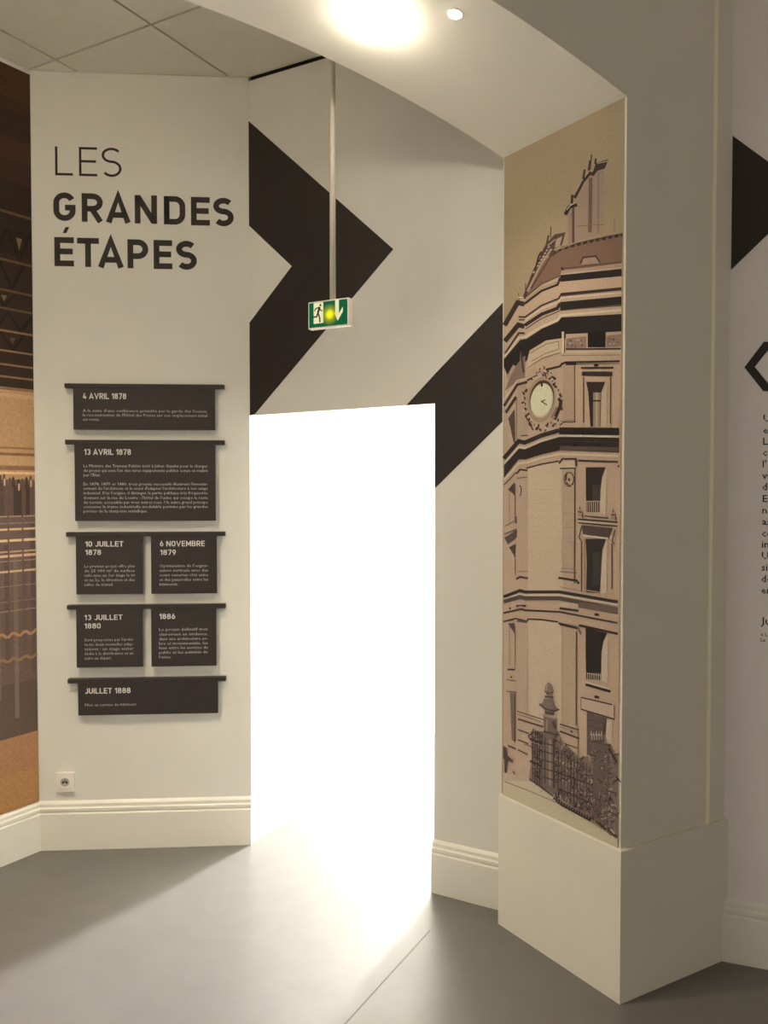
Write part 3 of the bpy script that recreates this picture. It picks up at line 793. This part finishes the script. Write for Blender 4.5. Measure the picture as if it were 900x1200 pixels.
# string course
poly([(847, 548), (425, 545), (425, 594), (847, 600)], (40, 31, 28)); line([(425, 566), (300, 602), (182, 652), (140, 642), (36, 765)], 30, (54, 40, 35)); line([(847, 610), (425, 604), (300, 640), (182, 690), (142, 682), (36, 800)], 12, LT)
poly([(847, 618), (430, 612), (300, 650), (185, 700), (142, 694), (38, 810), (38, 900), (140, 770), (190, 770), (300, 735), (430, 706), (847, 722)], (48, 37, 33))
line([(430, 640), (847, 650)], 5, (70, 54, 47))
for x in (520, 690): poly([(x, 660), (x + 30, 660), (x + 30, 690), (x, 690)], (30, 24, 22))
line([(430, 690), (847, 700)], 30, (92, 72, 63))
# --- tall storey
Y0C[0] = 530
poly([(205, 105), (300, 85), (425, 68), (445, 110), (448, 1000), (205, 1000)], STL)
line([(195, 75), (300, 40), (430, 12), (840, 28)], 14, LT); line([(195, 112), (300, 84), (425, 62)], 11, (66, 50, 43)); line([(560, 58), (840, 68)], 14, (66, 50, 43)); line([(838, 95), (846, 100)], 18, DK)
line([(424, 80), (448, 46), (548, 46)], 12, (62, 46, 40)); poly([(430, 86), (450, 60), (545, 60), (545, 108), (432, 108)], STL); line([(430, 114), (542, 112)], 9, (70, 52, 46)); line([(545, 50), (545, 100)], 16, (80, 60, 52))
poly([(450, 120), (532, 120), (528, 850), (450, 850)], (186, 154, 127)); line([(536, 110), (534, 920)], 9, (88, 64, 56))
P.line(ell(495, 190, 34, 48, n=18), 8, (80, 60, 52)); poly([(505, 192), (495, 206), (486, 192), (495, 178)], (60, 46, 40)); line([(474, 210), (500, 240), (528, 215)], 8, (50, 38, 34)); line([(478, 150), (472, 200)], 10, (60, 44, 38))
poly([(130, 170), (200, 155), (205, 880), (130, 890)], (190, 157, 132)); line([(126, 152), (150, 122), (202, 128)], 12, (64, 48, 42)); line([(128, 182), (200, 176)], 6, (90, 68, 60)); P.line(ell(146, 270, 12, 36, -90, 90, 8), 8, (90, 68, 60))
line([(38, 195), (140, 80), (190, 70)], 14, LT); line([(38, 230), (125, 140)], 8, (80, 60, 52))
poly([(66, 262), (112, 210), (112, 310), (100, 290)], (80, 62, 56)); line([(116, 220), (116, 470)], 7, (110, 84, 74)); line([(75, 270), (75, 500)], 4, (150, 120, 104))
line([(42, 520), (120, 480)], 7, (120, 92, 80)); line([(40, 575), (126, 540)], 8, (100, 76, 66)); poly([(40, 600), (130, 545), (125, 600), (65, 650)], (96, 74, 66)); line([(62, 655), (128, 632)], 12, (190, 158, 136)); poly([(72, 668), (120, 645), (116, 750), (105, 720)], (86, 68, 62)); line([(116, 750), (116, 860)], 6, (120, 92, 80)); line([(120, 450), (122, 500)], 14, (110, 84, 74))
for yy in (260, 360, 455, 520, 600, 700, 790): line([(210, yy), (445, yy + 4)], 2.5, (196, 164, 136))
for yy in (230, 330, 430, 530, 630): line([(452, yy), (530, yy)], 2.5, (170, 134, 114))
# window 2
poly([(612, 105), (752, 105), (728, 170), (716, 260), (712, 420), (615, 420)], (48, 38, 34)); poly([(660, 230), (716, 230), (712, 345), (660, 345)], (70, 56, 50)); poly([(728, 190), (760, 110), (752, 440), (714, 430), (718, 270)], (210, 180, 152))
line([(612, 345), (714, 345)], 6, (190, 162, 138))
for i in range(7): line([(622 + i * 15, 348), (622 + i * 15, 418)], 6, (190, 162, 138))
line([(604, 448), (772, 463)], 9, (64, 48, 42))
for cx, cy in ((572, 380), (806, 400)):
    poly([(cx, cy), (cx + 20, cy + 40), (cx + 20, cy + 75), (cx - 14, cy + 70), (cx - 16, cy + 38)], (168, 134, 114)); line([(cx, cy), (cx - 2, cy + 20)], 6, DK); line([(cx - 16, cy + 38), (cx + 20, cy + 42)], 7, (60, 44, 38)); line([(cx + 18, cy + 50), (cx + 20, cy + 80)], 8, DK)
line([(555, 470), (836, 492)], 12, (66, 50, 43)); line([(555, 484), (836, 506)], 10, STL); line([(560, 496), (836, 520)], 9, (60, 45, 39))
poly([(585, 512), (806, 534), (775, 604), (700, 600), (592, 574)], (88, 68, 60)); line([(592, 585), (770, 606)], 12, LT)
for bx, by in ((574, 520), (808, 545)):
    poly([(bx - 10, by), (bx + 14, by), (bx + 10, by + 80), (bx - 8, by + 80)], (190, 158, 134)); line([(bx + 10, by), (bx - 8, by + 78), (bx + 4, by + 100)], 8, (60, 45, 40))
poly([(612, 608), (752, 610), (730, 680), (720, 780), (712, 990), (615, 985), (620, 780)], (46, 37, 34)); poly([(660, 700), (716, 700), (708, 930), (665, 940)], (62, 52, 48)); poly([(730, 690), (766, 612), (760, 990), (714, 992)], (210, 180, 152))
line([(583, 620), (583, 980)], 9, (90, 66, 58)); line([(797, 640), (797, 960)], 9, (90, 66, 58)); line([(606, 610), (606, 985)], 4, (130, 100, 86))
line([(618, 970), (712, 985)], 8, (170, 142, 122))
# --- lower cornice
Y0C[0] = 650
line([(420, 162), (548, 182), (566, 204)], 16, (64, 48, 42)); line([(430, 118), (550, 128)], 6, (110, 84, 72)); line([(440, 95), (540, 100)], 4, (140, 110, 96)); line([(124, 172), (150, 156), (206, 166)], 14, (70, 52, 46)); line([(135, 118), (205, 118)], 5, (130, 100, 88)); line([(430, 225), (600, 260)], 4, (140, 110, 96))
line([(35, 296), (150, 252), (186, 262), (430, 262), (838, 332)], 22, (58, 44, 39)); line([(35, 316), (150, 276), (186, 285), (430, 284), (838, 352)], 12, LT)
line([(35, 330), (150, 296), (186, 305), (430, 306), (838, 384)], 28, (92, 72, 64)); poly([(560, 330), (838, 372), (838, 420), (560, 370)], (112, 88, 77))
poly([(430, 330), (556, 346), (556, 384), (430, 372)], (200, 168, 142)); line([(428, 376), (562, 394)], 17, (66, 50, 44)); line([(124, 362), (150, 352), (192, 362)], 13, (74, 56, 50)); poly([(125, 325), (190, 325), (190, 352), (125, 352)], (190, 156, 136))
line([(35, 410), (158, 382), (188, 390), (430, 402), (838, 480)], 12, (60, 45, 40)); poly([(674, 410), (706, 414), (706, 432), (674, 428)], DK); poly([(74, 370), (86, 370), (86, 384), (74, 384)], DK)
line([(35, 470), (120, 448), (200, 468), (208, 452), (300, 456), (418, 472)], 10, (64, 48, 42)); line([(420, 484), (556, 516)], 18, (64, 48, 42)); line([(565, 496), (838, 556)], 17, (60, 45, 40)); line([(130, 465), (200, 475)], 14, (100, 76, 68))
# --- ground storey
poly([(208, 462), (300, 464), (418, 480), (440, 510), (442, 1250), (208, 1120)], STL)
poly([(130, 480), (204, 485), (205, 1100), (130, 1080)], (188, 156, 131)); poly([(440, 520), (545, 530), (545, 1200), (440, 1190)], (188, 156, 128)); line([(547, 540), (546, 1200)], 8, (90, 66, 58)); line([(450, 520), (450, 1180)], 3, (170, 136, 116))
poly([(64, 482), (112, 480), (112, 556), (98, 530)], (92, 72, 64)); line([(116, 500), (116, 800)], 5, (130, 102, 90)); line([(76, 500), (76, 780)], 4, (150, 120, 106))
poly([(612, 514), (762, 550), (735, 610), (722, 680), (720, 880), (616, 876), (612, 700)], (44, 35, 33)); poly([(738, 620), (768, 560), (768, 900), (722, 885), (726, 690)], (208, 178, 150)); line([(555, 505), (580, 560)], 14, (120, 94, 82))
Y0C[0] = 770
line([(620, 112), (718, 128)], 6, (190, 162, 138))
for i in range(7): line([(626 + i * 15, 112), (626 + i * 15, 162)], 6, (190, 162, 138))
line([(612, 192), (788, 242)], 18, (60, 45, 40)); line([(615, 176), (780, 222)], 10, LT); poly([(674, 268), (706, 274), (706, 292), (674, 286)], DK)
poly([(580, 282), (815, 336), (815, 436), (580, 368)], (198, 166, 140)); line([(580, 282), (800, 334)], 9, (64, 48, 42)); line([(580, 366), (815, 436)], 10, (64, 48, 42)); line([(580, 282), (580, 366)], 5, (100, 78, 68)); line([(814, 336), (814, 436)], 6, (80, 60, 52))
poly([(620, 384), (762, 428), (752, 560), (700, 640), (640, 700), (620, 700)], (104, 82, 72)); line([(625, 440), (755, 470)], 5, (80, 62, 55)); line([(625, 480), (750, 510)], 5, (80, 62, 55)); poly([(762, 432), (800, 440), (800, 620), (752, 560)], (206, 176, 148))
line([(62, 86), (116, 88)], 12, (70, 54, 48)); line([(55, 158), (124, 168)], 6, (90, 70, 62)); poly([(84, 134), (94, 134), (94, 146), (84, 146)], DK); line([(58, 240), (126, 246)], 7, (90, 70, 62)); poly([(80, 250), (120, 252), (118, 600), (92, 580)], (124, 100, 88)); line([(116, 255), (116, 590)], 6, (80, 62, 55)); line([(66, 620), (122, 645)], 10, (80, 62, 55))
for a, b, w in (((130, 380), (320, 440), 7), ((135, 434), (315, 490), 12), ((136, 510), (215, 536), 9), ((136, 580), (210, 608), 9), ((136, 650), (206, 686), 9), ((130, 400), (300, 455), 4)): line([a, b], w, (84, 64, 56))
line([(430, 470), (566, 512)], 10, (80, 60, 52)); line([(432, 490), (566, 532)], 14, (176, 144, 124)); line([(430, 520), (568, 572)], 12, (66, 50, 44)); poly([(505, 515), (520, 520), (520, 532), (505, 527)], DK); line([(470, 610), (556, 640)], 8, (80, 62, 55)); line([(560, 520), (560, 700)], 5, (120, 94, 82))
# ground
Y0C[0] = 880
poly([(32, 190), (230, 200), (450, 370), (838, 620), (838, 684), (440, 505), (32, 312)], GR); line([(40, 212), (240, 290), (440, 376)], 8, (160, 130, 108)); poly([(32, 150), (230, 190), (230, 215), (32, 205)], (196, 166, 140))
# railing with its piers
Y0C[0] = 770
iron = [(225, 520), (320, 520), (420, 520), (450, 590), (570, 705), (650, 690), (665, 590), (790, 610), (836, 700), (836, 1255), (650, 1130), (400, 975), (215, 855), (232, 700)]
poly(iron, (136, 108, 94))
def inside(x, y, pg):
    c = False
    for i in range(len(pg)):
        (x1, y1), (x2, y2) = pg[i - 1], pg[i]
        if (y1 > y) != (y2 > y) and x < (x2 - x1) * (y - y1) / (y2 - y1) + x1: c = not c
    return c
k = 0
while k < 430:
    x = rnd.uniform(235, 830); y = rnd.uniform(530, 1240)
    if not inside(x, y, iron): continue
    k += 1
    a = rnd.uniform(0, 6.28); ln = rnd.uniform(10, 34); b = a + rnd.uniform(-1.2, 1.2)
    line([(x, y), (x + ln * math.cos(a), y + ln * math.sin(a)), (x + ln * math.cos(a) + ln * .7 * math.cos(b), y + ln * math.sin(a) + ln * .7 * math.sin(b))], rnd.uniform(4, 9),
         rnd.choice([(58, 42, 38), (66, 48, 44), (84, 64, 56), (196, 164, 140), (176, 144, 124), (104, 80, 70), (64, 46, 42)]))
for i in range(5): line([(245 + i * 16, 500 + i * 8), (243 + i * 16, 860 + i * 14)], 7, (74, 56, 50))
line([(222, 572), (400, 640)], 14, (70, 54, 48)); line([(222, 728), (400, 800)], 14, (70, 54, 48)); line([(222, 588), (390, 655)], 5, (170, 140, 120)); line([(390, 800), (836, 960)], 9, (74, 56, 50)); line([(420, 920), (836, 1110)], 9, (70, 52, 47))
for i in range(11): line([(425 + i * 22, 640 + i * 12), (422 + i * 22, 960 + i * 14)], 6, rnd.choice([(74, 56, 50), (96, 74, 66)]))
poly([(318, 400), (412, 428), (415, 520), (398, 560), (400, 960), (308, 900), (312, 560), (322, 510)], (126, 100, 88)); line([(325, 410), (408, 430)], 12, (178, 148, 126)); line([(345, 440), (340, 520)], 12, (160, 132, 114)); line([(385, 450), (405, 500)], 18, (86, 66, 58)); line([(322, 520), (412, 545)], 12, (78, 60, 53)); line([(330, 560), (330, 890)], 10, (90, 70, 62)); line([(365, 580), (365, 900)], 16, (160, 130, 112)); line([(392, 570), (392, 920)], 12, (80, 62, 55))
for yy in (600, 660, 720, 780, 840): line([(312, yy), (400, yy + 24)], 8, (74, 57, 50))
poly([(322, 290), (386, 292), (402, 345), (434, 366), (398, 384), (392, 408), (330, 402), (324, 368), (286, 328), (312, 322)], (132, 106, 92)); line([(290, 330), (330, 362), (392, 378), (430, 368)], 10, (72, 55, 48)); line([(330, 385), (392, 398)], 18, (84, 65, 57))
poly([(326, 235), (334, 196), (354, 174), (378, 192), (392, 236), (382, 272), (342, 266)], (140, 112, 97)); line([(326, 240), (350, 254), (390, 246)], 6, (76, 58, 51)); line([(328, 276), (388, 282)], 16, (96, 75, 66)); line([(345, 190), (338, 235)], 10, (176, 146, 126))
poly([(668, 600), (780, 625), (772, 1180), (665, 1120)], (110, 86, 76))
for i in range(70):
    x = rnd.uniform(672, 770); y = rnd.uniform(610, 1150); a = rnd.uniform(0, 6.28)
    line([(x, y), (x + 20 * math.cos(a), y + 20 * math.sin(a))], rnd.uniform(5, 10), rnd.choice([(60, 44, 40), (74, 56, 50), (170, 140, 120), (90, 70, 62)]))
line([(665, 590), (790, 620)], 14, (92, 71, 63)); line([(780, 640), (836, 740)], 16, (64, 48, 44))
for i in range(6):
    x = 655 + i * 18; line([(x, 520 + (i % 2) * 10), (x + 5, 580)], 6, (190, 162, 140)); line([(x - 6, 540), (x + 14, 550)], 5, (190, 162, 140))
line([(745, 470), (740, 590)], 10, (90, 70, 62))
Y0C[0] = 880
line([(395, 322), (450, 372), (655, 482)], 28, (58, 44, 40)); line([(220, 195), (300, 250), (390, 316)], 12, (90, 70, 62)); line([(690, 492), (760, 550)], 14, (70, 54, 48)); line([(770, 540), (836, 605)], 20, (80, 62, 55)); line([(790, 545), (820, 580)], 10, (200, 172, 146))
for i in range(14): line([(405 + i * 18, 318 + i * 10), (402 + i * 18, 345 + i * 10)], 6, (150, 122, 106))
poly([(36, -40), (60, -20), (66, 30), (104, 62), (104, 84), (64, 62), (58, 150), (46, 150), (44, 60), (36, 50)], (84, 66, 60)); line([(105, 140), (118, 160)], 10, (120, 96, 84))
mo = P.build('building_photograph', 'picture')
tag(mo, 'tall sepia photograph of a corner building with a clock on the pillar side', 'photograph')

# ------------------------------------------------------------------ left mural: iron hall
P = Print(PD, lambda x, y: (x / 8, y), step=.0000025)
def zD(v, u=20): return PD.sz(u, v)[1]
SM = 2.9
zb = BBH + .001; zt = CEIL - .02
def band(v0, v1, col, s0=0.004, s1=None, u=20):
    P.poly([(s0, zD(v1, u)), (s1 or SM, zD(v1, u)), (s1 or SM, zD(v0, u)), (s0, zD(v0, u))], col, raw=True)
P.poly([(.004, zb), (SM, zb), (SM, zt), (.004, zt)], (112, 88, 76), raw=True)
tops = [(84, 58, 36), (80, 57, 36), (70, 50, 33), (60, 44, 31), (58, 43, 32), (74, 50, 34), (64, 44, 32), (54, 40, 30), (50, 38, 30), (46, 35, 28)]
P.poly([(.004, zD(455)), (SM, zD(455)), (SM, zt), (.004, zt)], (52, 39, 30), raw=True)
edges = [75, 100, 118, 132, 150, 165, 190, 215, 240, 270, 300]
P.poly([(.004, zD(110)), (SM, zD(110)), (SM, zt), (.004, zt)], tops[0], raw=True)
for i in range(1, 10): band(edges[i], edges[i + 1], tops[i])
def sl(s0, v0, s1, v1, w, col):
    for q in ribbon([(s0, zD(v0)), (s1, zD(v1))], w): P.poly([(p.x, p.y) for p in q], col, raw=True)
n = int(SM / .12)
for r_, (va, vb_) in enumerate(((270, 305), (310, 340), (345, 362), (368, 388), (392, 411))):
    for i in range(n):
        s0 = .01 + i * .12 + (r_ * .04) % .12
        if s0 + .12 > SM: continue
        sl(s0, va, s0 + .06, vb_, .012, (34, 26, 22)); sl(s0 + .06, vb_, s0 + .12, va, .012, (34, 26, 22))
        if (i + r_) % 2 == 0:
            m_ = (va + vb_) / 2; d_ = (vb_ - va) * .25
            P.poly([(s0 + .045, zD(m_ - d_)), (s0 + .075, zD(m_ - d_)), (s0 + .06, zD(m_ + d_ * .6))], (132, 104, 70) if r_ < 3 else (92, 70, 52), raw=True)
for v, w in ((252, 3), (308, 3), (343, 2.5), (364, 2.5), (390, 2.4), (413, 2.2), (429, 2.2), (443, 2.2), (456, 2.5)):
    band(v - w / 2, v + w / 2, (146, 112, 84) if v > 380 else (104, 78, 56))
band(458, 562, (186, 147, 108)); band(462, 467, (200, 160, 122)); band(524, 526.5, (150, 110, 76)); band(531, 534, (130, 94, 66)); band(546, 551, (140, 104, 76)); band(535, 545, (194, 156, 116)); band(553, 556, (228, 190, 146))
band(563, 700, (110, 88, 80)); band(700, 850, (104, 84, 72)); band(800, 868, (92, 74, 62))
for i in range(int(SM / .022)):
    s0 = .01 + i * .022 + rnd.uniform(0, .01); h_ = rnd.uniform(552, 566); c = rnd.choice([(70, 54, 48), (84, 66, 58), (100, 78, 68)])
    P.poly([(s0 - .006, zD(606)), (s0 + .026, zD(606)), (s0 + .026, zD(h_ + 13)), (s0 + .017, zD(h_ + 9)), (s0 + .016, zD(h_ + 2)), (s0 + .010, zD(h_)), (s0 + .004, zD(h_ + 2)), (s0 + .003, zD(h_ + 9)), (s0 - .006, zD(h_ + 13))], c, raw=True)
    if i % 3 == 0:
        P.poly([(s0 + .004, zD(h_ + 14)), (s0 + .012, zD(h_ + 14)), (s0 + .012, zD(h_ + 6)), (s0 + .004, zD(h_ + 6))], (214, 176, 140), raw=True)
for i in range(int(SM / .045)):
    s0 = .01 + i * .045; c = rnd.choice([(92, 74, 68), (122, 100, 90), (98, 80, 74), (118, 95, 85)]); b_ = rnd.uniform(770, 862); t_ = rnd.uniform(600, 680)
    P.poly([(s0, zD(b_)), (s0 + .022, zD(b_)), (s0 + .022, zD(t_)), (s0, zD(t_))], c, raw=True)
for v, w, c in ((605, 1.6, (170, 144, 120)), (613, 1.4, (150, 124, 106)), (620, 2.4, (222, 190, 150)), (633, 3, (226, 196, 156)), (646, 2, (196, 160, 128)), (651, 3, (222, 182, 150)), (657, 1.2, (160, 136, 116)), (669, 2.4, (214, 178, 138)), (686, 1.2, (140, 116, 102)), (704, 1, (134, 110, 98)), (715, 1.4, (146, 122, 104))):
    m_ = 40
    for i in range(m_):
        a = SM * i / m_ + .004; P.poly([(a, zD(v + w / 2)), (a + SM / m_ * .88, zD(v + w / 2)), (a + SM / m_ * .88, zD(v - w / 2)), (a, zD(v - w / 2))], c, raw=True)
for v, amp, c in ((743, 2.5, (176, 130, 94)), (772, 2, (140, 112, 80))):
    k = int(SM / .03)
    for i in range(k):
        a = .006 + i * .03; sl(a, v + (amp if i % 2 else -amp), a + .03, v + (-amp if i % 2 else amp), .014, c)
P.poly([(.004, zb), (SM, zb), (SM, zD(872)), (.004, zD(862))], (164, 120, 84), raw=True)
P.poly([(.004, zb), (SM, zb), (SM, zD(905)), (.004, zD(905))], (170, 126, 80), raw=True)
for i in range(24):
    a = rnd.uniform(.02, SM - .4); v = rnd.uniform(866, 900); sl(a, v, a + rnd.uniform(.1, .35), v + 3, .012, rnd.choice([(130, 92, 66), (206, 150, 96)]))
for i in range(8):
    a = .34 + i * .5; sl(a, 760, a, 886, .03, (60, 46, 40)); sl(a, 886, a - .09, 878, .02, (72, 54, 44))
mo = P.build('hall_photograph', 'picture2')
tag(mo, 'large brown photograph of a crowded iron-roofed hall filling the left wall', 'photograph')
